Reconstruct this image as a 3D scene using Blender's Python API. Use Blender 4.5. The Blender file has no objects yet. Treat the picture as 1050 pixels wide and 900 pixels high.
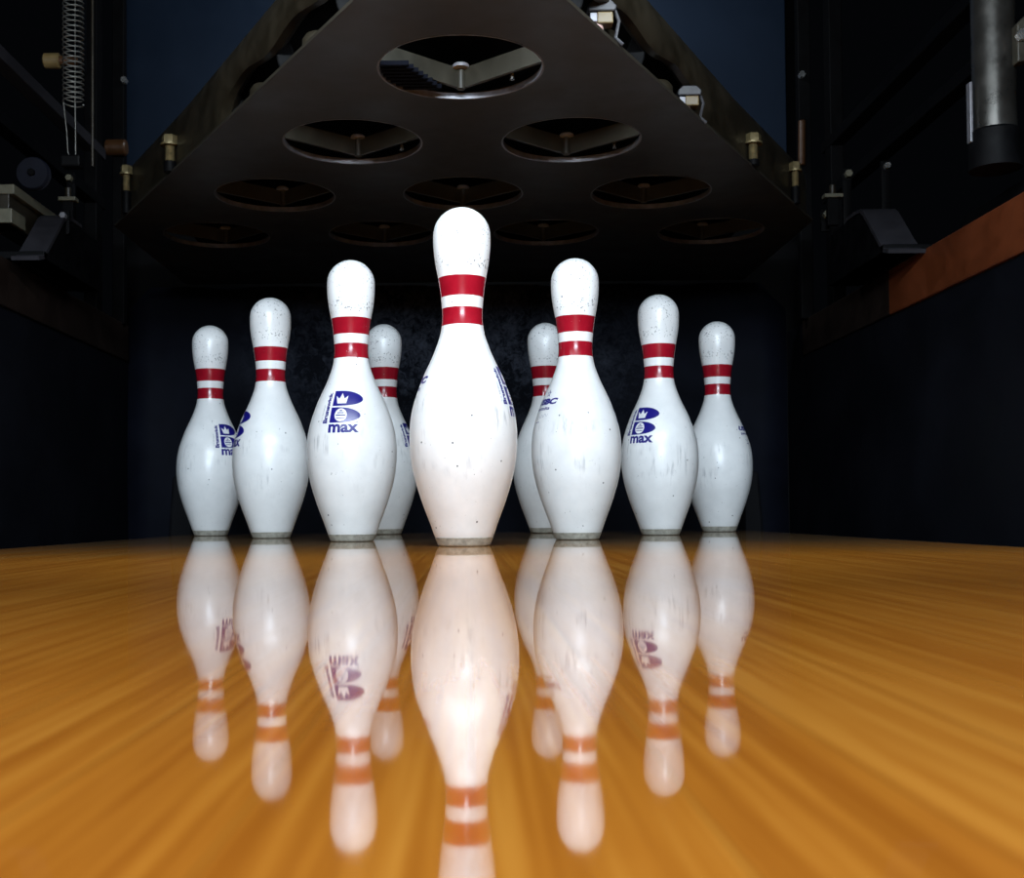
import bpy, bmesh, math, random
from mathutils import Vector, Matrix

S = bpy.context.scene
C = S.collection
PI = math.pi
R = math.radians
random.seed(7)

# ------------------------------------------------------------------ lens and pixel helpers
F = 1181.0          # focal length in pixels of the 1050-wide frame
XV, YV = 481.0, 526.6   # vanishing point of the lane direction
CZ = 0.036          # lens height above the lane
CX = -0.006         # centre line of the lane


def px(x, D):
    return (x - XV) / F * D


def pz(y, D):
    return CZ + (YV - y) / F * D


# ------------------------------------------------------------------ mesh helpers
def obj(name, bm, mats, parent=None, smooth=False, angle=35):
    me = bpy.data.meshes.new(name)
    bmesh.ops.recalc_face_normals(bm, faces=bm.faces)
    bm.to_mesh(me)
    bm.free()
    for m in (mats if isinstance(mats, (list, tuple)) else [mats]):
        me.materials.append(m)
    if smooth:
        for p in me.polygons:
            p.use_smooth = True
        me.set_sharp_from_angle(angle=R(angle))
    o = bpy.data.objects.new(name, me)
    C.objects.link(o)
    if parent is not None:
        o.parent = parent
    return o


def thing(name, label, cat, loc=(0, 0, 0), rz=0.0, group=None):
    o = bpy.data.objects.new(name, None)
    o.empty_display_size = 0.05
    C.objects.link(o)
    o.location = loc
    o.rotation_euler = (0, 0, rz)
    tag(o, label, cat, group)
    return o


def tag(o, label, cat, group=None):
    o['label'] = label
    o['category'] = cat
    o['kind'] = 'thing'
    if group:
        o['group'] = group
    return o


def struct(name, bm, mats, **k):
    o = obj(name, bm, mats, **k)
    o['kind'] = 'structure'
    return o


def dup(o, parent=None):
    c = o.copy()
    C.objects.link(c)
    if parent is not None:
        c.parent = parent
    for ch in [x for x in C.objects if x.parent == o]:
        dup(ch, c)
    return c


def add_box(bm, lo, hi, bevel=0.0, mat=0, M=None):
    lo, hi = Vector(lo), Vector(hi)
    t = bmesh.new()
    bmesh.ops.create_cube(t, size=1.0)
    for v in t.verts:
        v.co = Vector([(lo[i] + hi[i]) / 2 + v.co[i] * (hi[i] - lo[i]) for i in range(3)])
    if bevel > 0:
        bmesh.ops.bevel(t, geom=list(t.edges), offset=bevel, segments=2, affect='EDGES', profile=0.5)
    merge(bm, t, mat, M)


def merge(bm, t, mat=0, M=None):
    vs = {}
    for v in t.verts:
        vs[v] = bm.verts.new(M @ v.co if M else v.co)
    for f in t.faces:
        try:
            nf = bm.faces.new([vs[v] for v in f.verts])
            nf.material_index = mat
        except ValueError:
            pass
    t.free()


def add_lathe(bm, prof, seg=48, mat=0, M=None, caps=True):
    """prof: list of (r, z)"""
    rings = []
    for r, z in prof:
        if r < 1e-6:
            p = Vector((0, 0, z))
            rings.append([bm.verts.new(M @ p if M else p)])
        else:
            ring = []
            for i in range(seg):
                a = 2 * PI * i / seg
                p = Vector((r * math.cos(a), r * math.sin(a), z))
                ring.append(bm.verts.new(M @ p if M else p))
            rings.append(ring)
    for a, b in zip(rings[:-1], rings[1:]):
        for i in range(seg):
            j = (i + 1) % seg
            if len(a) == 1 and len(b) == 1:
                continue
            if len(a) == 1:
                f = bm.faces.new((a[0], b[i], b[j]))
            elif len(b) == 1:
                f = bm.faces.new((a[i], a[j], b[0]))
            else:
                f = bm.faces.new((a[i], a[j], b[j], b[i]))
            f.material_index = mat
    if caps:
        for ring in (rings[0], rings[-1]):
            if len(ring) > 2:
                f = bm.faces.new(ring)
                f.material_index = mat


def frame_to(a, b):
    a, b = Vector(a), Vector(b)
    d = (b - a)
    q = Vector((0, 0, 1)).rotation_difference(d.normalized())
    return Matrix.Translation(a) @ q.to_matrix().to_4x4(), d.length


def add_rod(bm, a, b, r, seg=20, mat=0, ch=0.0):
    M, L = frame_to(a, b)
    ch = min(ch, r * 0.6, L * 0.3)
    prof = [(r, 0), (r, L)] if ch <= 0 else [(r - ch, 0), (r, ch), (r, L - ch), (r - ch, L)]
    add_lathe(bm, prof, seg, mat, M)


def add_tube_path(bm, pts, r, seg=8, mat=0):
    pts = [Vector(p) for p in pts]
    rings = []
    n = len(pts)
    up = Vector((0.123, 0.3, 0.94)).normalized()
    for i in range(n):
        t = (pts[min(i + 1, n - 1)] - pts[max(i - 1, 0)]).normalized()
        u = up - t * up.dot(t)
        if u.length < 1e-4:
            u = t.orthogonal()
        u.normalize()
        w = t.cross(u)
        up = u
        rings.append([bm.verts.new(pts[i] + (u * math.cos(2 * PI * k / seg) + w * math.sin(2 * PI * k / seg)) * r)
                      for k in range(seg)])
    for a, b in zip(rings[:-1], rings[1:]):
        for k in range(seg):
            j = (k + 1) % seg
            bm.faces.new((a[k], a[j], b[j], b[k])).material_index = mat
    for ring in (rings[0], rings[-1]):
        bm.faces.new(ring).material_index = mat


def add_prism(bm, poly, axis, lo, hi, mat=0, bevel=0.0):
    """poly in the two remaining axes (in x,y,z order), extruded along axis."""
    t = bmesh.new()

    def P(p, h):
        c = list(p)
        c.insert(axis, h)
        return Vector(c)
    a = [t.verts.new(P(p, lo)) for p in poly]
    b = [t.verts.new(P(p, hi)) for p in poly]
    n = len(poly)
    t.faces.new(a)
    t.faces.new(list(reversed(b)))
    for i in range(n):
        j = (i + 1) % n
        t.faces.new((a[i], b[i], b[j], a[j]))
    bmesh.ops.recalc_face_normals(t, faces=t.faces)
    if bevel > 0:
        bmesh.ops.bevel(t, geom=list(t.edges), offset=bevel, segments=2, affect='EDGES', profile=0.5)
    merge(bm, t, mat)


# ------------------------------------------------------------------ materials
def srgb(r, g, b):
    def f(c):
        c /= 255.0
        return c / 12.92 if c <= 0.04045 else ((c + 0.055) / 1.055) ** 2.4
    return (f(r), f(g), f(b), 1.0)


class NT:
    def __init__(self, name):
        self.m = bpy.data.materials.new(name)
        self.m.use_nodes = True
        self.t = self.m.node_tree
        self.b = self.t.nodes['Principled BSDF']

    def n(self, kind, **inp):
        nd = self.t.nodes.new(kind)
        for k, v in inp.items():
            if k.startswith('p_'):
                setattr(nd, k[2:], v)
            else:
                key = k.replace('_', ' ')
                self.set(nd.inputs[key], v)
        return nd

    def set(self, sock, v):
        if isinstance(v, bpy.types.NodeSocket):
            self.t.links.new(v, sock)
        else:
            sock.default_value = v

    def math(self, op, a, b=0.0, clamp=False):
        nd = self.t.nodes.new('ShaderNodeMath')
        nd.operation = op
        nd.use_clamp = clamp
        self.set(nd.inputs[0], a)
        self.set(nd.inputs[1], b)
        return nd.outputs[0]

    def mix(self, fac, a, b, blend='MIX'):
        nd = self.t.nodes.new('ShaderNodeMix')
        nd.data_type = 'RGBA'
        nd.blend_type = blend
        self.set(nd.inputs[0], fac)
        self.set(nd.inputs[6], a)
        self.set(nd.inputs[7], b)
        return nd.outputs[2]

    def ramp(self, fac, stops):
        nd = self.t.nodes.new('ShaderNodeValToRGB')
        cr = nd.color_ramp
        while len(cr.elements) < len(stops):
            cr.elements.new(0.5)
        for e, (p, c) in zip(cr.elements, stops):
            e.position = p
            e.color = c if not isinstance(c, (int, float)) else (c, c, c, 1)
        self.set(nd.inputs[0], fac)
        return nd.outputs[0]

    def range(self, v, a, b, c=0.0, d=1.0):
        nd = self.t.nodes.new('ShaderNodeMapRange')
        nd.clamp = True
        self.set(nd.inputs[0], v)
        for i, q in enumerate((a, b, c, d)):
            nd.inputs[i + 1].default_value = q
        return nd.outputs[0]

    def coords(self, scale=(1, 1, 1), rnd=False):
        tc = self.t.nodes.new('ShaderNodeTexCoord')
        mp = self.t.nodes.new('ShaderNodeMapping')
        self.t.links.new(tc.outputs['Object'], mp.inputs[0])
        mp.inputs['Scale'].default_value = scale
        if rnd:
            oi = self.t.nodes.new('ShaderNodeObjectInfo')
            cb = self.t.nodes.new('ShaderNodeCombineXYZ')
            for i, q in enumerate((37.0, 91.0, 53.0)):
                self.t.links.new(self.math('MULTIPLY', oi.outputs['Random'], q), cb.inputs[i])
            self.t.links.new(cb.outputs[0], mp.inputs['Location'])
        return mp.outputs[0]

    def noise(self, vec, scale, detail=2.0, rough=0.5, dist=0.0):
        nd = self.t.nodes.new('ShaderNodeTexNoise')
        self.set(nd.inputs['Vector'], vec)
        nd.inputs['Scale'].default_value = scale
        nd.inputs['Detail'].default_value = detail
        nd.inputs['Roughness'].default_value = rough
        nd.inputs['Distortion'].default_value = dist
        return nd.outputs[0]


def plain(name, col, rough=0.5, metal=0.0, var=0.25, scale=40.0, spec=0.5, col2=None, rvar=0.15):
    """a surface with mild mottling of its own colour and gloss"""
    k = NT(name)
    v = k.coords()
    n = k.noise(v, scale, 4.0, 0.6)
    dark = tuple(c * (1 - var) for c in col[:3]) + (1,)
    lite = col2 if col2 else tuple(min(1, c * (1 + var)) for c in col[:3]) + (1,)
    c = k.ramp(n, [(0.3, dark), (0.7, lite)])
    k.set(k.b.inputs['Base Color'], c)
    k.set(k.b.inputs['Roughness'], k.range(n, 0.2, 0.8, max(0.02, rough - rvar), rough + rvar))
    k.b.inputs['Metallic'].default_value = metal
    k.b.inputs['Specular IOR Level'].default_value = spec
    return k.m


def mat_pin():
    k = NT('pin_white_plastic')
    v = k.coords((1, 1, 1), rnd=True)
    tc = k.t.nodes.new('ShaderNodeTexCoord')
    sep = k.t.nodes.new('ShaderNodeSeparateXYZ')
    k.t.links.new(tc.outputs['Object'], sep.inputs[0])
    z = sep.outputs[2]
    # fine chips, mostly round the head and in a ring under it
    chips = k.noise(v, 330.0, 3.0, 0.62)
    patch = k.noise(v, 55.0, 2.0, 0.5)
    head = k.range(z, 0.318, 0.345)
    ringm = k.math('MULTIPLY', k.range(z, 0.303, 0.312), k.range(z, 0.332, 0.318))
    where = k.math('ADD', k.math('MULTIPLY', head, 0.105), k.math('MULTIPLY', ringm, 0.135))
    where = k.math('ADD', where, k.math('MULTIPLY', k.math('SUBTRACT', patch, 0.5), 0.28))
    cv = k.range(k.math('ADD', chips, where), 0.715, 0.755)
    # sparse dark nicks on the body
    vo = k.t.nodes.new('ShaderNodeTexVoronoi')
    k.set(vo.inputs['Vector'], v)
    vo.inputs['Scale'].default_value = 60.0
    nn = k.noise(v, 260.0, 2.0)
    nick = k.range(k.math('ADD', vo.outputs[0], k.math('MULTIPLY', nn, 0.10)), 0.122, 0.108)
    sepc = k.t.nodes.new('ShaderNodeSeparateColor')
    k.t.links.new(vo.outputs['Color'], sepc.inputs[0])
    nick = k.math('MULTIPLY', nick, k.range(sepc.outputs[0], 0.48, 0.50))
    # vertical rub marks round the belly
    mp = k.t.nodes.new('ShaderNodeMapping')
    k.t.links.new(v, mp.inputs[0])
    mp.inputs['Scale'].default_value = (1, 1, 0.10)
    streak = k.noise(mp.outputs[0], 190.0, 3.0, 0.6)
    area = k.noise(v, 24.0, 2.0, 0.5)
    belly = k.math('MULTIPLY', k.range(z, 0.06, 0.10), k.range(z, 0.172, 0.152))
    rub = k.math('MULTIPLY', k.range(streak, 0.50, 0.66), k.range(area, 0.50, 0.66))
    rub = k.math('MULTIPLY', rub, belly)
    soft = k.noise(v, 30.0, 4.0, 0.6)
    base = k.ramp(soft, [(0.3, (0.74, 0.75, 0.75, 1)), (0.7, (0.83, 0.84, 0.84, 1))])
    c = k.mix(k.math('MULTIPLY', rub, 0.55), base, (0.30, 0.31, 0.33, 1))
    c = k.mix(k.math('MULTIPLY', cv, 0.80), c, (0.10, 0.10, 0.11, 1))
    c = k.mix(k.math('MULTIPLY', nick, 0.9), c, (0.035, 0.035, 0.045, 1))
    k.set(k.b.inputs['Base Color'], c)
    k.set(k.b.inputs['Roughness'], k.range(k.math('ADD', cv, rub), 0, 1, 0.29, 0.55))
    k.b.inputs['IOR'].default_value = 1.5
    return k.m


def mat_red():
    k = NT('neck_band_red')
    v = k.coords((1, 1, 1), rnd=True)
    n = k.noise(v, 60.0, 3.0)
    chips = k.range(k.noise(v, 300.0, 3.0, 0.62), 0.735, 0.76)
    c = k.ramp(n, [(0.3, (0.26, 0.004, 0.013, 1)), (0.7, (0.31, 0.006, 0.017, 1))])
    c = k.mix(chips, c, (0.6, 0.5, 0.5, 1))
    k.set(k.b.inputs['Base Color'], c)
    k.b.inputs['Roughness'].default_value = 0.2
    return k.m


def mat_ink(name, col, wear=0.0):
    k = NT(name)
    v = k.coords((1, 1, 1), rnd=True)
    n = k.noise(v, 120.0, 3.0)
    c = k.ramp(n, [(0.3, tuple(q * 0.9 for q in col[:3]) + (1,)), (0.7, col)])
    k.set(k.b.inputs['Base Color'], c)
    k.b.inputs['Roughness'].default_value = 0.28
    return k.m


def mat_lane():
    k = NT('lacquered_lane_wood')
    tc = k.t.nodes.new('ShaderNodeTexCoord')
    sep = k.t.nodes.new('ShaderNodeSeparateXYZ')
    k.t.links.new(tc.outputs['Object'], sep.inputs[0])
    x, y = sep.outputs[0], sep.outputs[1]
    BW = 0.0268
    bi = k.math('FLOOR', k.math('DIVIDE', x, BW))
    wn = k.t.nodes.new('ShaderNodeTexWhiteNoise')
    wn.noise_dimensions = '1D'
    k.set(wn.inputs['W'], bi)
    rnd = wn.outputs[0]
    # grain: long lines drawn out along the boards, wandering a little
    cb = k.t.nodes.new('ShaderNodeCombineXYZ')
    k.set(cb.inputs[0], k.math('MULTIPLY', x, 1.0))
    k.set(cb.inputs[1], k.math('ADD', k.math('MULTIPLY', y, 0.010), k.math('MULTIPLY', rnd, 3.0)))
    k.set(cb.inputs[2], k.math('MULTIPLY', rnd, 9.0))
    wide = k.noise(cb.outputs[0], 380.0, 2.0, 0.5, 0.3)
    cb2 = k.t.nodes.new('ShaderNodeCombineXYZ')
    k.set(cb2.inputs[0], x)
    k.set(cb2.inputs[1], k.math('MULTIPLY', y, 0.03))
    k.set(cb2.inputs[2], rnd)
    fine = k.noise(cb2.outputs[0], 620.0, 3.0, 0.6)
    g = k.math('ADD', k.math('MULTIPLY', wide, 0.72), k.math('MULTIPLY', fine, 0.28))
    g = k.math('ADD', g, k.math('MULTIPLY', k.math('SUBTRACT', rnd, 0.5), 0.10))
    c = k.ramp(g, [(0.34, LANE_DARK), (0.50, LANE_MID), (0.64, LANE_LITE)])
    fr = k.math('ABSOLUTE', k.math('SUBTRACT', k.math('FRACT', k.math('DIVIDE', x, BW)), 0.5))
    seam = k.range(fr, 0.485, 0.498)
    c = k.mix(k.math('MULTIPLY', seam, 0.45), c, (0.10, 0.035, 0.006, 1))
    # dim, grazing reflection at the far end painted into the wood as grey-brown
    far_dim = k.range(k.math('ADD', y, k.math('MULTIPLY', rnd, 0.12)), 1.02, 1.55)
    far_grey = k.ramp(g, [(0.34, (0.115, 0.070, 0.032, 1)), (0.64, (0.21, 0.150, 0.085, 1))])
    c = k.mix(k.math('MULTIPLY', far_dim, 0.9), c, far_grey)
    k.set(k.b.inputs['Base Color'], c)
    # lacquer with a faint ripple and fine scuffs
    cb3 = k.t.nodes.new('ShaderNodeCombineXYZ')
    k.set(cb3.inputs[0], x)
    k.set(cb3.inputs[1], k.math('MULTIPLY', y, 0.25))
    rip = k.noise(cb3.outputs[0], 38.0, 2.0, 0.5)
    bp = k.t.nodes.new('ShaderNodeBump')
    bp.inputs['Strength'].default_value = 1.0
    bp.inputs['Distance'].default_value = 0.00003
    k.set(bp.inputs['Height'], rip)
    k.set(k.b.inputs['Normal'], bp.outputs[0])
    k.set(k.b.inputs['Roughness'], k.range(k.noise(cb3.outputs[0], 90.0, 3.0), 0.3, 0.8, 0.02, 0.05))
    k.b.inputs['IOR'].default_value = 1.75
    return k.m


def mat_curtain():
    k = NT('scuffed_pit_vinyl')
    v = k.coords()
    n = k.noise(v, 9.0, 5.0, 0.65)
    n2 = k.noise(v, 60.0, 4.0, 0.7, 1.2)
    tc = k.t.nodes.new('ShaderNodeTexCoord')
    sep = k.t.nodes.new('ShaderNodeSeparateXYZ')
    k.t.links.new(tc.outputs['Object'], sep.inputs[0])
    # ball and pin dust rubbed into the upper middle of the sheet
    hit = k.math('MULTIPLY', k.range(sep.outputs[2], 0.20, 0.36), k.range(k.math('ABSOLUTE', k.math('ADD', sep.outputs[0], 0.05)), 0.50, 0.10))
    d = k.math('MULTIPLY', k.range(k.math('ADD', k.math('MULTIPLY', n, 0.5), k.math('MULTIPLY', n2, 0.5)), 0.44, 0.66), hit)
    base = k.ramp(n, [(0.3, (0.0014, 0.0020, 0.0046, 1)), (0.7, (0.0038, 0.0048, 0.0098, 1))])
    c = k.mix(k.math('MULTIPLY', d, 0.9), base, (0.085, 0.095, 0.125, 1))
    k.set(k.b.inputs['Base Color'], c)
    k.b.inputs['Roughness'].default_value = 0.7
    k.b.inputs['Specular IOR Level'].default_value = 0.08
    return k.m


LANE_DARK = (0.52, 0.165, 0.016, 1)
LANE_MID = (0.67, 0.240, 0.026, 1)
LANE_LITE = (0.80, 0.330, 0.045, 1)

M_pin = mat_pin()
M_red = mat_red()
M_ink = mat_ink('blue_print_ink', (0.011, 0.009, 0.19, 1))
M_inkpale = mat_ink('worn_blue_print_ink', (0.30, 0.30, 0.50, 1))
M_inkgrey = mat_ink('grey_print_ink', (0.26, 0.28, 0.36, 1))
M_inkwhite = mat_ink('unprinted_white', (0.80, 0.81, 0.82, 1))
M_base = plain('pin_base_grey', (0.33, 0.32, 0.275, 1), 0.5, 0, 0.35, 150.0)
M_lane = mat_lane()
M_gutter = plain('dark_gutter_plastic', (0.02, 0.02, 0.022, 1), 0.5)
M_kick = plain('navy_black_kickback', (0.0022, 0.0026, 0.0048, 1), 0.6, 0, 0.3, 5.0, 0.12)
M_curtain = mat_curtain()
M_navy = plain('navy_painted_panel', (0.0050, 0.0110, 0.0230, 1), 0.6, 0, 0.12, 5.0, 0.15)
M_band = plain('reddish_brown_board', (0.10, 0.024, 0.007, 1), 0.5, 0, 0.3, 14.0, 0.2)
M_band_shade = plain('dark_stained_board', (0.012, 0.007, 0.005, 1), 0.55, 0, 0.3, 14.0, 0.2)  # brown board with shade painted in, for the left and rear stretches
M_steel = plain('brown_grey_deck_steel', (0.025, 0.021, 0.015, 1), 0.5, 0.0, 0.18, 10.0, 0.35)
M_cast = plain('oily_cast_metal', (0.018, 0.014, 0.008, 1), 0.42, 0.0, 0.4, 22.0, 0.5)
M_rim = plain('worn_steel_edge', (0.20, 0.20, 0.22, 1), 0.42, 0.5, 0.3, 60.0)
M_cup = plain('dull_olive_cup_metal', (0.034, 0.031, 0.022, 1), 0.5, 0.0, 0.3, 40.0)
M_brass = plain('brassy_plated_steel', (0.20, 0.16, 0.08, 1), 0.4, 0.5, 0.25, 120.0)
M_shiny = plain('bright_zinc', (0.75, 0.75, 0.74, 1), 0.25, 0.9, 0.15, 120.0)
M_tan = plain('tan_plastic', (0.12, 0.085, 0.034, 1), 0.45, 0, 0.2, 60.0)
M_amber = plain('amber_plastic', (0.055, 0.024, 0.009, 1), 0.4, 0, 0.2, 60.0)
M_pink = plain('pale_pink_roller', (0.40, 0.27, 0.24, 1), 0.4, 0, 0.15, 80.0)
M_white = plain('white_plastic', (0.24, 0.24, 0.27, 1), 0.4, 0, 0.1, 80.0)
M_black = plain('black_machine_paint', (0.0018, 0.0018, 0.0022, 1), 0.6, 0, 0.4, 30.0, 0.08)
M_darkblue = plain('dark_blue_plastic', (0.0035, 0.0045, 0.010, 1), 0.6, 0, 0.25, 30.0, 0.2)
M_cream = plain('cream_machine_paint', (0.10, 0.095, 0.066, 1), 0.5, 0, 0.2, 60.0)
M_pad = plain('dusty_grey_rubber', (0.020, 0.019, 0.023, 1), 0.75, 0, 0.25, 26.0, 0.15)
M_greyplastic = plain('dark_grey_plastic', (0.022, 0.022, 0.026, 1), 0.45, 0, 0.2, 60.0)
M_fin = plain('dull_navy_fins', (0.0022, 0.0028, 0.006, 1), 0.7, 0, 0.2, 40.0, 0.05)
M_guard = plain('scuffed_black_guard', (0.0045, 0.0045, 0.0055, 1), 0.7, 0, 0.4, 30.0, 0.08)
M_wire = plain('grey_spring_wire', (0.13, 0.13, 0.12, 1), 0.4, 0.5, 0.2, 200.0)
M_tube = plain('brushed_steel_tube', (0.075, 0.072, 0.066, 1), 0.33, 0.8, 0.2, 30.0)

# ------------------------------------------------------------------ the setting
LX0, LX1 = CX - 0.527, CX + 0.529
KX0, KX1 = CX - 0.768, CX + 0.768
Y0, YE = -1.6, 2.205


def lane_z(y):
    return 0.00018 / max(y, 0.09) - 0.00018 / 1.3


def build_floor():
    bm = bmesh.new()
    ys = []
    y = Y0
    while y < YE - 1e-6:
        ys.append(y)
        y += 0.004 if 0.04 <= y < 0.6 else 0.02 if 0.0 <= y < 1.2 else 0.1
    ys.append(YE)
    nx = 6
    rows = []
    for y in ys:
        rows.append([bm.verts.new((LX0 + (LX1 - LX0) * i / nx, y, lane_z(y))) for i in range(nx + 1)])
    for a, b in zip(rows[:-1], rows[1:]):
        for i in range(nx):
            bm.faces.new((a[i], a[i + 1], b[i + 1], b[i]))
    # edges of the lane, gutters and pit
    def quad(pts, m):
        f = bm.faces.new([bm.verts.new(p) for p in pts])
        f.material_index = m
    for sx, ex in ((LX0, KX0), (LX1, KX1)):
        quad([(sx, Y0, 0), (sx, YE, 0), (sx, YE, -0.09), (sx, Y0, -0.09)], 1)
        quad([(sx, Y0, -0.09), (sx, YE, -0.09), (ex, YE, -0.09), (ex, Y0, -0.09)], 1)
    quad([(LX0, YE, 0), (LX1, YE, 0), (LX1, YE, -0.2), (LX0, YE, -0.2)], 1)
    quad([(KX0, YE, -0.2), (KX1, YE, -0.2), (KX1, 2.78, -0.2), (KX0, 2.78, -0.2)], 1)
    for sx, ex in ((LX0, KX0), (LX1, KX1)):
        quad([(sx, YE, -0.09), (ex, YE, -0.09), (ex, YE, -0.2), (sx, YE, -0.2)], 1)
    return struct('floor', bm, [M_lane, M_gutter], smooth=True)


build_floor()

for side, kx, s in (('left', KX0, -1), ('right', KX1, 1)):
    bm = bmesh.new()
    add_box(bm, (min(kx, kx + s * 0.045), 0.85, -0.21), (max(kx, kx + s * 0.045), 2.74, 0.463), 0.002)
    struct('wall_' + side, bm, M_kick)
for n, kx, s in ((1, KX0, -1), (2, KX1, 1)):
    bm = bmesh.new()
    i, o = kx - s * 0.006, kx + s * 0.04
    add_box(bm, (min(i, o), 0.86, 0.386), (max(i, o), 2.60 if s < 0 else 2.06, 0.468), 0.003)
    struct('trim_%d' % n, bm, M_band_shade if s < 0 else M_band)
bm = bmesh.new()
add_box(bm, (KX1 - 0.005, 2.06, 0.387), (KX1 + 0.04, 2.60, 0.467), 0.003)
struct('trim_3', bm, M_band_shade)
bm = bmesh.new()
add_box(bm, (KX0 - 0.05, 2.745, -0.2), (KX1 + 0.05, 2.775, 1.75), 0.002)
struct('wall_back', bm, M_black)
bm = bmesh.new()
add_box(bm, (px(127, 2.70), 2.70, 0.735), (px(812, 2.70), 2.712, 1.70), 0.002)
for xx in (-0.7, 0.0, 0.66):
    add_box(bm, (xx - 0.02, 2.712, 0.735), (xx + 0.02, 2.745, 1.70), 0.002)
tag(obj('mask_panel', bm, M_navy), 'large navy blue painted panel rising behind the deck', 'panel')

# unseen masking wall, added to keep the front light off the machines
bm = bmesh.new()
add_box(bm, (KX0 - 0.4, 0.48, 0.615), (KX1 + 0.4, 0.52, 1.8), 0.004)
struct('wall_front', bm, M_black)

# pit curtain: heavy sheet with clipped upper corners and a gentle sag
D = 2.62
xl, xr, zt = px(128.5, D), px(807.5, D), pz(292, D)
bm = bmesh.new()
nx, nz = 40, 30
cl, ch = 0.060, 0.062
g = []
for j in range(nz + 1):
    row = []
    for i in range(nx + 1):
        x = xl if i == 0 else xr if i == nx else xl + cl + (xr - xl - 2 * cl) * (i - 1) / (nx - 2)
        ztop = zt
        e = min(x - xl, xr - x)
        if e < cl:
            ztop = zt - ch * (1 - e / cl)
        zb = -0.19
        z = zb + (ztop - zb) * j / nz
        yy = 0.006 * math.sin(3.1 * i / nx * 4) * (1 - j / nz) + 0.004 * math.sin(i * 0.9 + j * 0.3)
        row.append(bm.verts.new((x, D + yy, z)))
    g.append(row)
for j in range(nz):
    for i in range(nx):
        bm.faces.new((g[j][i], g[j][i + 1], g[j + 1][i + 1], g[j + 1][i]))
cur = obj('pit_curtain', bm, M_curtain, smooth=True)
sol = cur.modifiers.new('thick', 'SOLIDIFY')
sol.thickness = 0.008
tag(cur, 'scuffed dark navy curtain hanging behind all the pins, its top corners clipped', 'curtain')

# low side guards at the two ends of the pit
for xa, xb, lab in ((166, 196, 'low dark scuffed pit guard behind the far left pin'),
                    (764, 789, 'low dark scuffed pit guard behind the far right pin')):
    Dg = 2.50
    bm = bmesh.new()
    a, b = px(xa, Dg), px(xb, Dg)
    zt_ = pz(484, Dg)
    sl = 0.022 if xa < 400 else -0.022
    poly = [(a, -0.198), (b, -0.198), (b, zt_), (a, zt_)]
    poly[3 if xa < 400 else 2] = (poly[3 if xa < 400 else 2][0] + sl, zt_ - 0.004)
    add_prism(bm, poly, 1, Dg, Dg + 0.05, bevel=0.006)
    tag(obj('pit_guard', bm, M_guard), lab, 'guard', 'pit guards')

# ------------------------------------------------------------------ bowling pins
PROF = [(0.0, 0.0290), (0.003, 0.0303), (0.010, 0.0328), (0.01905, 0.0359), (0.05715, 0.0496), (0.085725, 0.0573), (0.1143, 0.0605),
        (0.149225, 0.05796), (0.18415, 0.0470), (0.219075, 0.0314), (0.238125, 0.02496), (0.254, 0.0228),
        (0.276225, 0.02375), (0.29845, 0.0266), (0.320675, 0.03056), (0.3429, 0.03235), (0.3490, 0.0323)]


def pin_r(z):
    if z >= 0.3487:
        q = 0.0323 ** 2 - (z - 0.3487) ** 2
        return math.sqrt(max(q, 0.0))
    for i in range(len(PROF) - 1):
        z0, r0 = PROF[i]
        z1, r1 = PROF[i + 1]
        if z0 <= z <= z1:
            def slope(k):
                if k <= 0:
                    return (PROF[1][1] - PROF[0][1]) / (PROF[1][0] - PROF[0][0])
                if k >= len(PROF) - 1:
                    return 0.0
                za, ra = PROF[k - 1]
                zb, rb = PROF[k + 1]
                zc, rc = PROF[k]
                h0, h1 = zc - za, zb - zc
                return ((rc - ra) / h0 * h1 + (rb - rc) / h1 * h0) / (h0 + h1)
            h = z1 - z0
            t = (z - z0) / h
            m0, m1 = slope(i) * h, slope(i + 1) * h
            t2, t3 = t * t, t * t * t
            return (2 * t3 - 3 * t2 + 1) * r0 + (t3 - 2 * t2 + t) * m0 + (-2 * t3 + 3 * t2) * r1 + (t3 - t2) * m1
    return 0.0


REF = 0.050     # print coordinates are arc metres at this radius


def wrap(u, v, off, ang0):
    a = ang0 + u / REF - PI / 2
    r = pin_r(v)
    dr = (pin_r(v + 0.001) - pin_r(v - 0.001)) / 0.002
    n = math.hypot(1, dr)
    rr = r + off / n
    return Vector((rr * math.cos(a), rr * math.sin(a), v - off * dr / n))


def add_print(bm, t, off, ang0, mat=0, maxlen=0.0022):
    """t: flat bmesh in (u, v); cut fine enough to follow the pin, then wrapped round it"""
    t.normal_update()
    bmesh.ops.triangulate(t, faces=list(t.faces))
    for _ in range(7):
        es = [e for e in t.edges if e.calc_length() > maxlen]
        if not es:
            break
        bmesh.ops.subdivide_edges(t, edges=es, cuts=1)
        t.normal_update()
        bmesh.ops.triangulate(t, faces=[f for f in t.faces if len(f.verts) > 3])
    for v in t.verts:
        v.co = wrap(v.co.x, v.co.y, off, ang0)
    merge(bm, t, mat)


def poly_bm(pts):
    t = bmesh.new()
    t.faces.new([t.verts.new((p[0], p[1], 0)) for p in pts])
    return t


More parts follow.
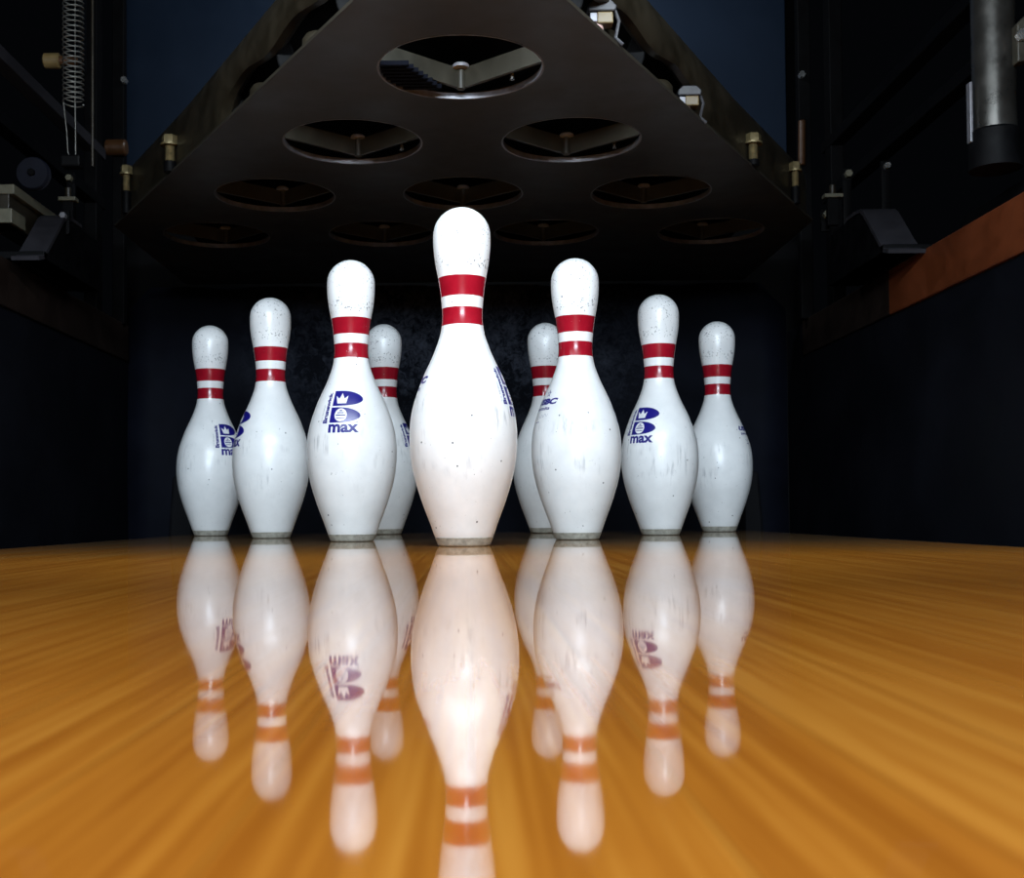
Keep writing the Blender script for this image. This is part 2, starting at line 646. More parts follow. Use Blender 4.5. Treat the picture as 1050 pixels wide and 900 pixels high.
def text_bm(txt, w, h, u0, v0, rot=False, shear=0.0, bold=0.0):
    cu = bpy.data.curves.new('t', 'FONT')
    cu.body = txt
    cu.size = 1.0
    cu.shear = shear
    cu.offset = bold
    cu.resolution_u = 3
    ob = bpy.data.objects.new('t', cu)
    C.objects.link(ob)
    dg = bpy.context.evaluated_depsgraph_get()
    me = bpy.data.meshes.new_from_object(ob.evaluated_get(dg))
    bpy.data.objects.remove(ob)
    bpy.data.curves.remove(cu)
    t = bmesh.new()
    t.from_mesh(me)
    bpy.data.meshes.remove(me)
    xs = [v.co.x for v in t.verts]
    ys = [v.co.y for v in t.verts]
    x0, x1, y0, y1 = min(xs), max(xs), min(ys), max(ys)
    for v in t.verts:
        a = (v.co.x - x0) / (x1 - x0) * w
        b = (v.co.y - y0) / (y1 - y0) * h
        if rot:
            a, b = h - b - h, a
            a += h
            a = h - (v.co.y - y0) / (y1 - y0) * h
        v.co = Vector((u0 + a, v0 + b, 0))
    return t


def lobe(u0, u1, v0, v1):
    """a D lying on its flat left side with a drawn-out nose to the right"""
    pts = [(u0, v0), (u0, v1)]
    vm = v0 + (v1 - v0) * 0.46
    n = 26
    w = u1 - u0
    for i in range(n + 1):
        a = PI / 2 - PI * i / n
        c, s = math.cos(a), math.sin(a)
        uu = u0 + w * (0.25 + 0.75 * abs(c) ** 0.9)
        hh = (v1 - vm) if s > 0 else (vm - v0)
        pts.append((uu, vm + hh * math.copysign(abs(s) ** 1.05, s)))
    return pts


def ell(cu, cv, a, b, n=28):
    return [(cu + a * math.cos(2 * PI * i / n), cv + b * math.sin(2 * PI * i / n)) for i in range(n)]


def make_pin(label):
    root = thing('bowling_pin', label, 'bowling pin', group='bowling pins standing on the lane')
    # body
    zs = []
    z = 0.0098
    while z < 0.3487:
        zs.append(z)
        z += 0.0035
    prof = [(pin_r(q) - (0.0004 if i == 0 else 0), q) for i, q in enumerate(zs)]
    for i in range(0, 15):
        a = PI / 2 * i / 14
        prof.append((0.0323 * math.cos(a) if i < 14 else 0.0, 0.3487 + 0.0323 * math.sin(a)))
    bm = bmesh.new()
    add_lathe(bm, prof, 96)
    obj('body', bm, M_pin, root, smooth=True, angle=60)
    # nylon base
    bm = bmesh.new()
    add_lathe(bm, [(0.0270, 0.0), (0.0288, 0.0006), (0.0298, 0.002), (0.0308, 0.005), (pin_r(0.0094) + 0.0003, 0.0094), (pin_r(0.0094) - 0.001, 0.0102)], 96)
    o = obj('base_ring', bm, M_base, root, smooth=True, angle=50)
    o['label'] = 'worn grey nylon base ring'
    # two red neck bands
    for z0, z1 in ((0.2785, 0.3005), (0.2465, 0.2660)):
        bm = bmesh.new()
        p = [(pin_r(z0) - 0.0004, z0)]
        for i in range(9):
            q = z0 + 0.0001 + (z1 - z0 - 0.0002) * i / 8
            p.append((pin_r(q) + 0.00015, q))
        p.append((pin_r(z1) - 0.0004, z1))
        add_lathe(bm, p, 96, caps=False)
        o = obj('neck_stripe', bm, M_red, root, smooth=True, angle=50)
        o['label'] = 'glossy red band around the neck'
    # crown logo
    o1, o2, o3 = 0.00012, 0.00024, 0.00034
    bm = bmesh.new()
    add_print(bm, poly_bm(lobe(-0.0215, 0.0220, 0.1790, 0.1995)), o1, 0)
    add_print(bm, poly_bm(lobe(-0.0220, 0.0160, 0.1565, 0.1770)), o1, 0)
    crown = [(-0.0148, 0.1822), (-0.0022, 0.1822), (0.0008, 0.1928), (-0.0046, 0.1886), (-0.0085, 0.1962), (-0.0124, 0.1886), (-0.0178, 0.1928)]
    add_print(bm, poly_bm(crown), o2, 0, 1)
    add_print(bm, poly_bm(ell(-0.0085, 0.1667, 0.0078, 0.0088)), o2, 0, 1)
    for w_, v_, h_ in ((0.0035, 0.1715, 0.0016), (0.0085, 0.1688, 0.0012), (0.0125, 0.1654, 0.0016), (0.0105, 0.1618, 0.0009)):
        add_print(bm, poly_bm([(-0.0085 - w_ / 2, v_), (-0.0085 + w_ / 2, v_), (-0.0085 + w_ / 2 * 0.94, v_ + h_), (-0.0085 - w_ / 2 * 0.94, v_ + h_)]), o3, 0, 0)
    logo = obj('logo_print', bm, [M_ink, M_inkwhite], root)
    logo['label'] = 'blue letter B logo with white crown and oval emblem'
    bm = bmesh.new()
    add_print(bm, text_bm('max', 0.0355, 0.0115, -0.0225, 0.1430, bold=0.035), o1, 0)
    w = obj('model_lettering', bm, M_ink, logo)
    w['label'] = 'blue lettering reading max'
    bm = bmesh.new()
    add_print(bm, text_bm('Brunswick', 0.0420, 0.0064, -0.0318, 0.1560, rot=True, bold=0.05), o1, 0)
    add_print(bm, text_bm('U.S. PATENT', 0.0220, 0.0022, -0.0352, 0.1590, rot=True), o1, 0, 1)
    w = obj('maker_lettering', bm, [M_ink, M_inkgrey], logo)
    w['label'] = 'small blue lettering running up beside the logo'
    # mark on the other side
    A = R(186)
    bm = bmesh.new()
    st = []
    for i in range(10):
        a = PI / 2 + PI * i / 5
        rr = 0.0058 if i % 2 == 0 else 0.0024
        st.append((0.002 + rr * math.cos(a), 0.1958 + rr * math.sin(a)))
    add_print(bm, poly_bm(st), o1, A)
    add_print(bm, poly_bm([(0.002 + (p[0] - 0.002) * 0.55, 0.1958 + (p[1] - 0.1958) * 0.55) for p in st]), o2, A, 1)
    add_print(bm, text_bm('USBC', 0.0480, 0.0084, -0.0230, 0.1803, shear=0.25, bold=0.06), o1, A)
    mk = obj('approval_print', bm, [M_ink, M_inkwhite], root)
    mk['label'] = 'blue USBC approval mark with a star'
    bm = bmesh.new()
    add_print(bm, text_bm('permits', 0.0330, 0.0058, -0.0200, 0.1718, bold=0.03), o1, A)
    # looping signature line and a short tail line
    for k in range(15):
        ua = -0.013 + 0.0017 * k
        va = 0.1620 + 0.0022 * math.sin(k * 1.7) + 0.0003 * k
        ub = ua + 0.0018
        vb = 0.1620 + 0.0022 * math.sin((k + 1) * 1.7) + 0.0003 * (k + 1)
        add_print(bm, poly_bm([(ua, va), (ub, vb), (ub, vb + 0.0007), (ua, va + 0.0007)]), o1, A, 1)
    add_print(bm, poly_bm([(-0.012, 0.1565), (-0.002, 0.1570), (-0.002, 0.1577), (-0.012, 0.1573)]), o1, A, 0)
    w = obj('approval_lettering', bm, [M_ink, M_inkgrey], mk)
    w['label'] = 'small lines of print and a looping signature'
    return root


PINS = [  # pixel x of the axis, distance, print turn in degrees seen from the lens, label
    (475.5, 1.293, 89, 'largest white bowling pin, standing alone at the front point of the triangle'),
    (361.0, 1.557, -6, 'white bowling pin just left of the front pin, crown logo and word max facing out'),
    (591.5, 1.557, 115, 'white bowling pin just right of the front pin, small USBC mark at its edge'),
    (278.0, 1.822, -69, 'white bowling pin with blue logo wrapping round its edge, second from the left'),
    (677.0, 1.822, -25, 'white bowling pin with blue crown logo, second from the right end'),
    (216.0, 2.085, 45, 'small white bowling pin at the far left end, its blue logo partly covered'),
    (394.5, 2.085, 77, 'white back row pin peeping out between front pin and pin marked max'),
    (560.5, 2.085, 190, 'white back row pin half hidden behind the pin with the USBC mark'),
    (737.0, 2.085, -110, 'small white bowling pin at the far right end of the rack'),
]
pin0 = None
for i, (x, D, off, lab) in enumerate(PINS):
    o = make_pin(lab) if pin0 is None else dup(pin0)
    if pin0 is None:
        pin0 = o
    o['label'] = lab
    X = px(x, D)
    o.location = (X, D, 0.0)
    o.rotation_euler = (0, 0, math.atan2(-D, -X) + PI / 2 + R(off))

# ------------------------------------------------------------------ pinsetter deck
ZD = 0.5545
deck = thing('pin_deck', 'brown-black triangular metal deck with ten round holes hanging over the pins', 'pinsetter deck', (CX, 1.333, ZD))
HOLES = []
for row in range(4):
    for k in range(row + 1):
        HOLES.append(((k - row / 2.0) * 0.305, row * 0.2635))
HR = 0.0965


def edge_x(y):      # half width of the deck at local y
    return (y + 1.333 - 0.966) * 0.577


bm = bmesh.new()
outline = [(-edge_x(-0.19), -0.19), (edge_x(-0.19), -0.19), (edge_x(0.715), 0.715), (edge_x(0.715), 1.235), (-edge_x(0.715), 1.235), (-edge_x(0.715), 0.715)]
loops = [outline] + [[(hx + HR * math.cos(2 * PI * i / 64), hy + HR * math.sin(2 * PI * i / 64)) for i in range(64)] for hx, hy in HOLES]
edges = []
for lp in loops:
    vs = [bm.verts.new((p[0], p[1], 0)) for p in lp]
    for i in range(len(vs)):
        edges.append(bm.edges.new((vs[i], vs[(i + 1) % len(vs)])))
bmesh.ops.triangle_fill(bm, use_beauty=True, use_dissolve=False, edges=edges)
ret = bmesh.ops.extrude_face_region(bm, geom=list(bm.faces))
for e in ret['geom']:
    if isinstance(e, bmesh.types.BMVert):
        e.co.z += 0.004
plate = obj('deck_plate', bm, M_steel, deck)

bm = bmesh.new()
ins = 0.035
add_prism(bm, [(-edge_x(-0.19) + 0.012, -0.19), (edge_x(-0.19) - 0.012, -0.19), (edge_x(0.715) - ins, 0.74), (edge_x(0.715) - ins, 1.235), (-edge_x(0.715) + ins, 1.235), (-edge_x(0.715) + ins, 0.74)], 2, 0.088, 0.096)
obj('deck_cover', bm, M_black, deck)
bm = bmesh.new()
add_box(bm, (-edge_x(0.715), 1.215, 0.004), (edge_x(0.715), 1.230, 0.088), 0.002)
obj('rear_web', bm, M_black, deck)

# rolled lips of the holes, cup brackets above them
rim0 = cup0 = None
for n, (hx, hy) in enumerate(HOLES):
    if rim0 is None:
        bm = bmesh.new()
        add_lathe(bm, [(HR + 0.001, -0.0004), (HR - 0.0012, 0.0), (HR - 0.0012, 0.0075), (HR + 0.0015, 0.0075), (HR + 0.001, -0.0004)], 72, caps=False)
        rim0 = obj('hole_rim', bm, M_rim, deck, smooth=True)
        # cup: V of two upright plates, a post where they meet, a pale cap on it
        bm = bmesh.new()
        for s in (-1, 1):
            t = bmesh.new()
            a, b = Vector((0, 0.084, 0)), Vector((s * 0.112, -0.014, 0))
            d = (b - a).normalized()
            nrm = Vector((-d.y, d.x, 0)) * 0.0025
            pl = [a - nrm, b - nrm, b + nrm, a + nrm]
            lo = [t.verts.new(p + Vector((0, 0, 0.008))) for p in pl]
            hi = [t.verts.new(p + Vector((0, 0, 0.032))) for p in pl]
            t.faces.new(lo)
            t.faces.new(hi)
            for i in range(4):
                t.faces.new((lo[i], lo[(i + 1) % 4], hi[(i + 1) % 4], hi[i]))
            bmesh.ops.recalc_face_normals(t, faces=t.faces)
            merge(bm, t)
        cup0 = obj('cup_bracket', bm, M_cup, deck)
        bm = bmesh.new()
        add_rod(bm, (0, 0.079, 0.006), (0, 0.079, 0.031), 0.0052, 20)
        post0 = obj('cup_post', bm, M_cup, cup0, smooth=True)
        bm = bmesh.new()
        add_lathe(bm, [(0.0105, 0.0300), (0.0105, 0.0335), (0.008, 0.0355), (0.0, 0.0355)], 28, M=Matrix.Translation((0, 0.074, 0)))
        cap0 = obj('cup_cap', bm, M_white, cup0, smooth=True)
        r, c = rim0, cup0
    else:
        r = dup(rim0, deck)
        c = dup(cup0, deck)
    r.location = (hx, hy, 0)
    c.location = (hx, hy, 0)

# comb of dark blue fins and two nuts seen through the first hole
bm = bmesh.new()
for i in range(8):
    y0 = -0.012 + i * 0.0105
    add_box(bm, (-math.sqrt(0.094 ** 2 - y0 ** 2), y0, 0.0010), (-0.060 + i * 0.0052, y0 + 0.0055, 0.0065), 0.0004)
obj('fin_comb', bm, M_fin, deck)


def hexbolt(parent, p, hr, hh, sr, sl, mat, name='bolt'):
    """hex head with washer at the top, threaded shank below; p = top centre of the head"""
    bm = bmesh.new()
    x, y, z = p
    T = Matrix.Translation((x, y, z - hh))
    add_lathe(bm, [(hr * 0.86, hh), (hr, hh * 0.82), (hr, 0)], 6, M=T)
    add_lathe(bm, [(hr * 1.15, 0), (hr * 1.15, -hh * 0.22)], 24, M=T)
    prof = []
    zz = -hh * 0.2
    k = 0
    while zz > -hh * 0.2 - sl:
        prof.append((sr * (1.0 if k % 2 == 0 else 0.86), zz))
        zz -= 0.0012
        k += 1
    add_lathe(bm, prof, 18, M=T)
    return obj(name, bm, mat, parent, smooth=True, angle=40)


for hx, hy in ((HOLES[0][0] + 0.062, HOLES[0][1] + 0.045), (HOLES[1][0] + 0.066, HOLES[1][1] + 0.045), (HOLES[2][0] + 0.066, HOLES[2][1] + 0.045)):
    hexbolt(deck, (hx, hy, 0.022), 0.0058, 0.005, 0.003, 0.013, M_shiny, 'nut')

# side rails: rounded cast beams along both slanting edges, carried by ribs that leave pockets
def dl(y):          # unit vector along the edge
    return Vector((0.577, 1, 0)).normalized()


for s in (-1, 1):
    bm = bmesh.new()
    prof = [(0.000, 0.052), (-0.004, 0.058), (-0.004, 0.074), (0.002, 0.092), (0.012, 0.100), (0.026, 0.100), (0.030, 0.094), (0.030, 0.080), (0.020, 0.060), (0.010, 0.051)]
    N = 60
    rings = []
    for i in range(N + 1):
        y = -0.18 + (0.72 + 0.18) * i / N
        ex = min(edge_x(y), edge_x(0.715) + 0.0)
        # lower edge arches over the pockets near the tip, then closes down to the plate
        ph = (y + 0.26) / 0.155
        arch = 0.010 * (0.5 - 0.5 * math.cos(2 * PI * ph)) - 0.012
        k_ = min(1.0, max(0.0, (y - 0.19) / 0.03))
        k2 = min(1.0, max(0.0, (y + 0.05) / 0.42))
        arch = arch * (1 - k_) - 0.046 * k_
        ring = []
        for q, (u, z) in enumerate(prof):
            zz = z + (arch if z < 0.062 else 0.0)
            ring.append(bm.verts.new((s * (ex - u - 0.004 - 0.010 * k2), y, zz + (0.005 * (1 - k2) if z > 0.09 else 0.0))))
        rings.append(ring)
    for a, b in zip(rings[:-1], rings[1:]):
        for q in range(len(prof)):
            w = (q + 1) % len(prof)
            bm.faces.new((a[q], a[w], b[w], b[q]))
    bm.faces.new(rings[0])
    bm.faces.new(rings[-1])
    rail = obj('side_rail', bm, M_cast, deck, smooth=True, angle=40)
    rail['label'] = 'dark cast side rail above the slanting deck edge'
    # ribs down to the plate between the pockets
    for i in range(1, 4):
        y = -0.26 + 0.155 * i + 0.003
        ex = edge_x(y)
        bm = bmesh.new()
        poly = [(s * (ex - 0.030), 0.004), (s * (ex - 0.062), 0.004), (s * (ex - 0.046), 0.030), (s * (ex - 0.034), 0.060), (s * (ex - 0.016), 0.060), (s * (ex - 0.020), 0.030)]
        add_prism(bm, poly, 1, y - 0.005, y + 0.005, bevel=0.002)
        obj('rib', bm, M_black, deck)
    # bosses inside the pockets
    for i in range(1, 3):
        y = -0.26 + 0.155 * i + 0.075
        ex = edge_x(y)
        bm = bmesh.new()
        M = Matrix.Translation((s * (ex - 0.034), y, 0.004))
        add_lathe(bm, [(0.020, 0), (0.020, 0.018), (0.016, 0.024), (0.009, 0.024), (0.009, 0.004), (0.0, 0.004)], 28, M=M)
        obj('boss', bm, M_cast, deck, smooth=True, angle=40)

# plated bolts along the edges
def on_edge(x, side):
    """distance at which the picture column x meets the slanting deck edge"""
    k = (x - XV) / F
    if side < 0:
        return (CX + 0.966 * 0.577) / (k + 0.577)
    return (CX - 0.966 * 0.577) / (k - 0.577)


for x, y0, y1, hr, side in ((175, 134, 163, 0.0125, -1), (130, 165, 193, 0.0100, -1), (777, 137, 166, 0.0120, 1), (820, 167, 194, 0.0100, 1)):
    D = on_edge(x, side)
    X = px(x, D)
    zt_, zb_ = pz(y0, D), ZD + 0.003
    zb_ = pz(y1, D)
    b = hexbolt(deck, (X - CX, D - 1.333, zt_ - ZD), hr, 0.013, hr * 0.62, zt_ - zb_ - 0.013, M_brass)
    bm = bmesh.new()
    add_rod(bm, (X - CX, D - 1.333, 0.002), (X - CX, D - 1.333, zb_ - ZD + 0.003), hr * 0.75, 20, ch=0.001)
    obj('bolt_seat', bm, M_black, b, smooth=True)
    b['label'] = 'brassy hex bolt standing at the deck edge'

# clamps with pale rollers on the right-hand edge
for x, y in ((622, 8), (711, 96)):
    D = on_edge(x + 3, 1) + 0.03
    X, Z = px(x, D) - CX, pz(y, D) - ZD
    Y = D - 1.333
    cl_ = bpy.data.objects.new('roller_clamp', None)
    C.objects.link(cl_)
    cl_.parent = deck
    cl_.location = (X, Y, Z)
    bm = bmesh.new()
    add_prism(bm, [(-0.016, -0.004), (0.014, -0.004), (0.016, 0.002), (0.009, 0.009), (-0.009, 0.009), (-0.016, 0.003)], 1, -0.012, 0.010, bevel=0.0015)
    obj('clamp_cap', bm, M_greyplastic, cl_)
    bm = bmesh.new()
    add_box(bm, (-0.006, -0.010, -0.017), (0.012, 0.008, -0.004), 0.0015)
    obj('clamp_block', bm, M_tan, cl_)
    bm = bmesh.new()
    add_box(bm, (-0.014, -0.012, -0.016), (-0.006, 0.004, -0.006), 0.001)
    obj('clamp_tip', bm, M_white, cl_)
    bm = bmesh.new()
    add_rod(bm, (-0.006, 0.0, -0.016), (-0.003, 0.0, -(Z - 0.004) if Z < 0.06 else -0.05), 0.0075, 20, ch=0.001)
    obj('clamp_roller', bm, M_pink, cl_, smooth=True)
    bm = bmesh.new()
    add_tube_path(bm, [(0.014, -0.002, 0.002), (0.019, -0.002, -0.012), (0.016, 0.004, -0.028), (0.024, 0.004, -0.036)], 0.0022, 8)
    obj('clamp_strap', bm, M_greyplastic, cl_, smooth=True)

# ------------------------------------------------------------------ machine sides
for side, kx, s in (('left', KX0, -1), ('right', KX1, 1)):
    t = thing('machine_frame', 'black %s-hand machine side frame of flat rails on posts above the brown board' % side, 'machine frame', (kx, 1.6, 0.463))
    for z0, z1, nm in ((0.815, 0.838, 'upper_rail'), (0.705, 0.727, 'lower_rail')):
        bm = bmesh.new()
        add_box(bm, (min(s * 0.014, s * 0.044), -0.75, z0 - 0.463), (max(s * 0.014, s * 0.044), 0.90, z1 - 0.463), 0.0015)
        obj(nm, bm, M_pad if side == 'left' and nm == 'upper_rail' else M_black, t)
    for yy in (-0.70, 0.86):
        bm = bmesh.new()
        add_box(bm, (min(s * 0.015, s * 0.043), yy - 0.02, 0.0), (max(s * 0.015, s * 0.043), yy + 0.02, 0.80), 0.002)
        obj('post', bm, M_black, t)
    # ledge along the top of the board
    bm = bmesh.new()
    add_box(bm, (min(s * 0.016, s * 0.034), -0.72, 0.0), (max(s * 0.016, s * 0.034), 0.20, 0.034), 0.001)
    obj('ledge', bm, M_black, t)

# grey sloped deflectors at the back ends of the boards
for side, s, kx in (('left', -1, KX0), ('right', 1, KX1)):
    t = thing('deflector', 'dusty grey sloped deflector on the %s' % ('left-hand board below the cream channel' if s < 0 else 'right-hand board where the reddish strip ends'), 'deflector', (kx, 1.9, 0.468), group=None)
    xi, xo = s * -0.068, s * -0.006 if s > 0 else 0.022
    bm = bmesh.new()
    add_prism(bm, [(0.004, 0.0), (0.016, 0.006), (0.116, 0.092), (0.135, 0.097), (0.31, 0.097), (0.31, 0.0)], 0, min(xi, xo) + 0.002, max(xi, xo) - 0.002, bevel=0.002)
    add_box(bm, (min(xi, s * 0.03), 0.012, 0.0), (max(xi, s * 0.03), 0.30, 0.012), 0.001)
    obj('housing', bm, M_black, t)  # black stands in for the unlit sides of the deflector
    bm = bmesh.new()
    top = [(-0.012, -0.002), (0.010, 0.004), (0.030, 0.020), (0.105, 0.090), (0.122, 0.100), (0.150, 0.103), (0.200, 0.103)]
    bot = [(p[0] + 0.003, p[1] - 0.006) for p in top]
    add_prism(bm, top + bot[::-1], 0, min(xi, xo), max(xi, xo))
    obj('sloped_cover', bm, M_pad, t, smooth=True, angle=30)

# spring with its long hooked wire
Ds = 1.75
xs, zs_ = px(75, Ds), pz(101, Ds)
t = thing('tension_spring', 'long grey coil spring hanging at the upper left with straight hooked wires below', 'spring', (xs, Ds, zs_))
bm = bmesh.new()
pts = []
turns = 40
for i in range(turns * 20 + 1):
    a = 2 * PI * i / 20
    pts.append((0.0152 * math.cos(a), 0.0152 * math.sin(a), 0.0079 * i / 20))
add_tube_path(bm, pts, 0.0011, 6)
obj('coil', bm, M_wire, t, smooth=True, angle=80)
bm = bmesh.new()
zb = pz(156, Ds) - zs_
add_tube_path(bm, [(-0.0152, 0, 0.006), (-0.0140, 0, -0.004), (-0.010, 0, zb * 0.5), (-0.008, 0, zb * 0.9), (-0.004, 0, zb), (0.001, 0, zb), (0.004, 0, zb * 0.92), (0.0035, 0, zb * 0.5), (0.0030, 0, 0.0), (0.0030, 0, 0.33)], 0.0011, 8)
obj('hook_wire', bm, M_wire, t, smooth=True, angle=80)
bm = bmesh.new()
add_box(bm, (-0.016, -0.012, zb - 0.016), (0.014, 0.012, zb + 0.002), 0.003)
obj('anchor', bm, M_black, t)

# thin rod beside the spring
bm = bmesh.new()
xr_ = px(95, 1.85)
add_rod(bm, (xr_, 1.85, pz(165, 1.85)), (xr_, 1.85, 1.05), 0.0022, 12)
tag(obj('control_rod', bm, M_cast, None, smooth=True), 'thin dark vertical rod just right of the coil spring', 'rod')

# tan bushing left of the spring
Db = 1.80
t = thing('bushing', 'tan cylindrical bushing on a dark pin, left of the coil spring', 'bushing', (px(54, Db), Db, pz(55, Db)))
bm = bmesh.new()
r = 0.0120
add_rod(bm, (-0.0135, 0, 0), (0.0120, 0, 0), r, 28, ch=0.002)
obj('sleeve', bm, M_tan, t, smooth=True)
bm = bmesh.new()
add_rod(bm, (0.011, 0, 0), (0.045, 0, 0), 0.0075, 20, ch=0.001)
obj('axle', bm, M_amber, t, smooth=True)
bm = bmesh.new()
add_box(bm, (0.043, -0.01, -0.02), (0.050, 0.01, 0.30), 0.001)
obj('hanger', bm, M_black, t)

# rear posts beside the navy panel with fittings
for side, x0, x1, lab in ((-1, 117, 129, 'dark upright post at the left edge of the navy panel, amber roller at its foot'),
                          (1, 823, 836, 'dark upright post at the right edge of the navy panel, small bright bolt on it')):
    Dp = 2.56
    t = thing('rear_post', lab, 'post', (px((x0 + x1) / 2, Dp), Dp, 0.463))
    w = (x1 - x0) / F * Dp / 2
    bm = bmesh.new()
    add_box(bm, (-w, -0.012, 0.0), (w, 0.012, 0.80), 0.002)
    obj('upright', bm, M_black, t)
    bm = bmesh.new()
    zz = pz(79, Dp) - 0.463
    add_rod(bm, (side * -0.004 + (0.012 if side < 0 else -0.004), -0.012, zz), (side * -0.004 + (0.012 if side < 0 else -0.004), -0.024, zz), 0.0075, 6)
    b = obj('bolt', bm, M_shiny, t)
    b['label'] = 'small bright hex bolt'
    if side < 0:
        bm = bmesh.new()
        zz = pz(150, Dp) - 0.463
        add_rod(bm, (-0.022, -0.028, zz), (0.024, -0.028, zz), 0.0175, 28, ch=0.003)
        obj('roller', bm, M_amber, t, smooth=True)
    else:
        bm = bmesh.new()
        zz = pz(150, Dp) - 0.463
        add_rod(bm, (-0.012, -0.022, zz - 0.05), (-0.010, -0.022, zz + 0.05), 0.008, 20, ch=0.002)
        obj('sleeve', bm, M_amber, t, smooth=True)

# cream channel at the left edge
X = px(14, 1.90)
t = thing('cream_channel', 'cream painted steel channel ending above the grey left-hand deflector', 'channel', (X, 1.90, 0.525))
bm = bmesh.new()
add_box(bm, (-0.055, 0, 0.048), (0.0, 0.23, 0.064), 0.001)
obj('top_flange', bm, M_cream, t)
bm = bmesh.new()
add_box(bm, (-0.058, 0, 0.0), (-0.004, 0.06, 0.024), 0.001)
obj('bottom_flange', bm, M_cream, t)
bm = bmesh.new()
add_box(bm, (-0.056, 0.004, 0.0), (-0.010, 0.22, 0.062), 0.001)
obj('web', bm, M_cast, t)

# small fittings low on both sides of the machine
def fitting(x, y, D, w, h, kind, label, cat, name, m=M_cream):
    X, Z = px(x, D), pz(y, D)
    k = D / F
    t = thing(name, label, cat, (X, D, Z))
    bm = bmesh.new()
    if kind == 'plate':
        add_box(bm, (-w * k / 2, 0, -h * k / 2), (w * k / 2, 0.02, h * k / 2), 0.001)
        obj('plate', bm, m, t)
        bm = bmesh.new()
        add_box(bm, (-w * k * 0.3, 0.006, -0.055), (w * k * 0.3, 0.018, -h * k / 2), 0.001)
        obj('stem', bm, M_black, t)
        bm = bmesh.new()
        add_rod(bm, (0, 0.01, h * k / 2), (0, 0.01, h * k / 2 + 0.018), 0.006, 12, ch=0.001)
        obj('pin', bm, M_cast, t, smooth=True)
    elif kind == 'nut':
        add_rod(bm, (0, -0.012, 0), (0, 0, 0), w * k / 2, 6, ch=0.001)
        obj('nut', bm, m, t)
        bm = bmesh.new()
        add_rod(bm, (0, 0.0, 0), (0, 0.002, 0), w * k * 0.75, 24)
        add_box(bm, (-0.008, 0.002, min(-0.03, 0.573 - Z)), (0.008, 0.010, 0.012), 0.001)
        obj('bracket', bm, M_black, t, smooth=True)
    return t


fitting(68, 198, 2.05, 18, 4, 'plate', 'small cream bar just right of the cream channel on the left', 'bar', 'stop_bar')
fitting(860, 201, 2.15, 19, 4, 'plate', 'small cream bar left of the grey right-hand deflector', 'bar', 'stop_bar')
fitting(72, 178, 2.10, 7, 4, 'nut', 'small worn nut above the left-hand cream bar', 'nut', 'hex_nut')
fitting(874, 180, 2.16, 8, 5, 'nut', 'small worn nut above the right-hand cream bar', 'nut', 'hex_nut')
fitting(66, 217, 2.02, 7, 5, 'nut', 'dull nut below the left-hand cream bar', 'nut', 'hex_nut', M_rim)
fitting(851, 222, 2.18, 8, 5, 'nut', 'pale nut just below and left of the right-hand cream bar', 'nut', 'hex_nut')
fitting(914, 172, 2.10, 7, 9, 'nut', 'bluish bright nut above the grey right-hand deflector', 'nut', 'hex_nut', M_shiny)

# dark blue pulley on the left
Dq = 1.95
t = thing('pulley', 'dark blue plastic pulley above the cream channel on the left', 'pulley', (px(36, Dq), Dq, pz(174, Dq)))
bm = bmesh.new()
add_lathe(bm, [(0.006, 0), (0.026, 0), (0.028, 0.003), (0.023, 0.008), (0.028, 0.013), (0.026, 0.016), (0.006, 0.016)], 40, M=Matrix.Rotation(R(90), 4, 'X'))
obj('wheel', bm, M_darkblue, t, smooth=True)
bm = bmesh.new()
add_rod(bm, (0, -0.022, 0), (0, 0.03, 0), 0.006, 16, ch=0.001)
obj('axle', bm, M_black, t, smooth=True)
bm = bmesh.new()
add_box(bm, (-0.03, 0.014, -0.012), (0.012, 0.022, 0.012), 0.001)
obj('bracket', bm, M_black, t)

# big steel tube on the right with clamp block
Dt = 1.57
t = thing('steel_tube', 'thick upright steel tube at the upper right edge with a bolted block', 'tube', (px(1027, Dt), Dt, pz(137, Dt)))
bm = bmesh.new()
add_rod(bm, (0, 0, 0), (0, 0, 0.45), 0.0285, 48, ch=0.001)
obj('tube', bm, M_tube, t, smooth=True)
bm = bmesh.new()
add_lathe(bm, [(0.034, -0.052), (0.034, -0.002), (0.030, 0.0015)], 40)
obj('socket', bm, M_black, t, smooth=True)
bm = bmesh.new()
z0, z1 = pz(76, Dt) - pz(137, Dt), pz(25, Dt) - pz(137, Dt)
add_prism(bm, [(0.014, z0), (0.045, z0 + 0.006), (0.045, z1 + 0.008), (0.030, z1), (0.014, z1 - 0.016)], 1, -0.040, -0.018, bevel=0.002)
blk = obj('clamp_block', bm, M_cup, t)
bm = bmesh.new()
zc = pz(50, Dt) - pz(137, Dt)
add_rod(bm, (0.018, -0.040, zc), (0.018, -0.049, zc), 0.008, 6)
obj('bolt', bm, M_shiny, blk)
bm = bmesh.new()
add_box(bm, (-0.036, -0.006, -0.015), (-0.032, 0.006, 0.068), 0.0008)
obj('edge_strip', bm, M_rim, t)

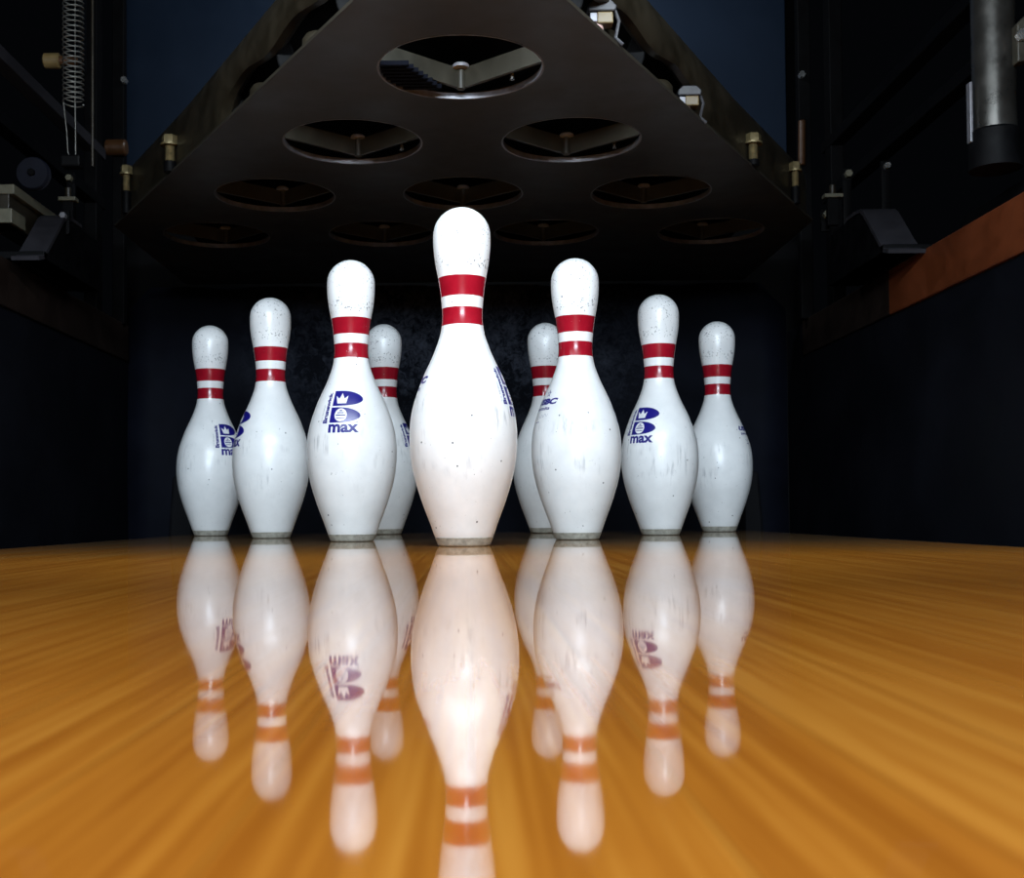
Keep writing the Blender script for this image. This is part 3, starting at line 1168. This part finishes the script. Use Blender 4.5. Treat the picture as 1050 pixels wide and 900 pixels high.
# ------------------------------------------------------------------ light
def area(name, loc, target, sx, sy, power, col):
    li = bpy.data.lights.new(name, 'AREA')
    li.shape = 'RECTANGLE'
    li.size, li.size_y = sx, sy
    li.energy = power
    li.color = col
    o = bpy.data.objects.new(name, li)
    C.objects.link(o)
    o.location = loc
    d = Vector(target) - Vector(loc)
    o.rotation_euler = d.to_track_quat('-Z', 'Y').to_euler()
    return o


area('pinsetter_tube', (CX, 0.76, 0.70), (CX, 1.76, 0.42), 1.1, 0.028, 15.0, (0.80, 0.91, 1.0))
area('hall_glow', (0, -2.0, 0.80), (0, 1.8, 0.25), 1.2, 0.3, 80.0, (0.71, 0.86, 1.0))  # added low fill toward pins and curtain, no such source seen
area('hall_lamp', (0.0, -0.5, 1.7), (0, 0.25, 0.0), 0.6, 0.3, 23.0, (1.0, 0.98, 0.94))
area('machine_lamp', (0.02, 2.20, 1.36), (0.02, 2.70, 1.25), 0.10, 0.10, 6.5, (0.85, 0.93, 1.0))

w = bpy.data.worlds.new('dim_hall')
S.world = w
w.use_nodes = True
bg = w.node_tree.nodes['Background']
bg.inputs[0].default_value = (0.5, 0.6, 0.8, 1)
bg.inputs[1].default_value = 0.002

# ------------------------------------------------------------------ camera
cam = bpy.data.cameras.new('camera')
co = bpy.data.objects.new('camera', cam)
C.objects.link(co)
S.camera = co
cam.sensor_fit = 'HORIZONTAL'
cam.sensor_width = 36.0
cam.lens = F / 1050 * 36.0
cam.clip_start = 0.01
PITCH = R(1.3)
co.location = (0, 0, CZ)
co.rotation_euler = (Matrix.Rotation(PI / 2 + PITCH, 3, 'X') @ Matrix.Rotation(R(-0.46), 3, 'Z')).to_euler()
cam.shift_x = (525 - XV) / 1050
cam.shift_y = (YV - 450 - F * math.tan(PITCH)) / 1050
cam.dof.use_dof = True
cam.dof.focus_distance = 1.35
cam.dof.aperture_fstop = cam.lens / 1.7

S.view_settings.view_transform = 'Standard'
S.view_settings.look = 'None'
S.view_settings.gamma = 1.0
S.view_settings.exposure = 0.0
S.view_settings.use_curve_mapping = False
S.cycles.use_denoising = True
S.cycles.max_bounces = 8
S.cycles.caustics_reflective = False
S.cycles.caustics_refractive = False
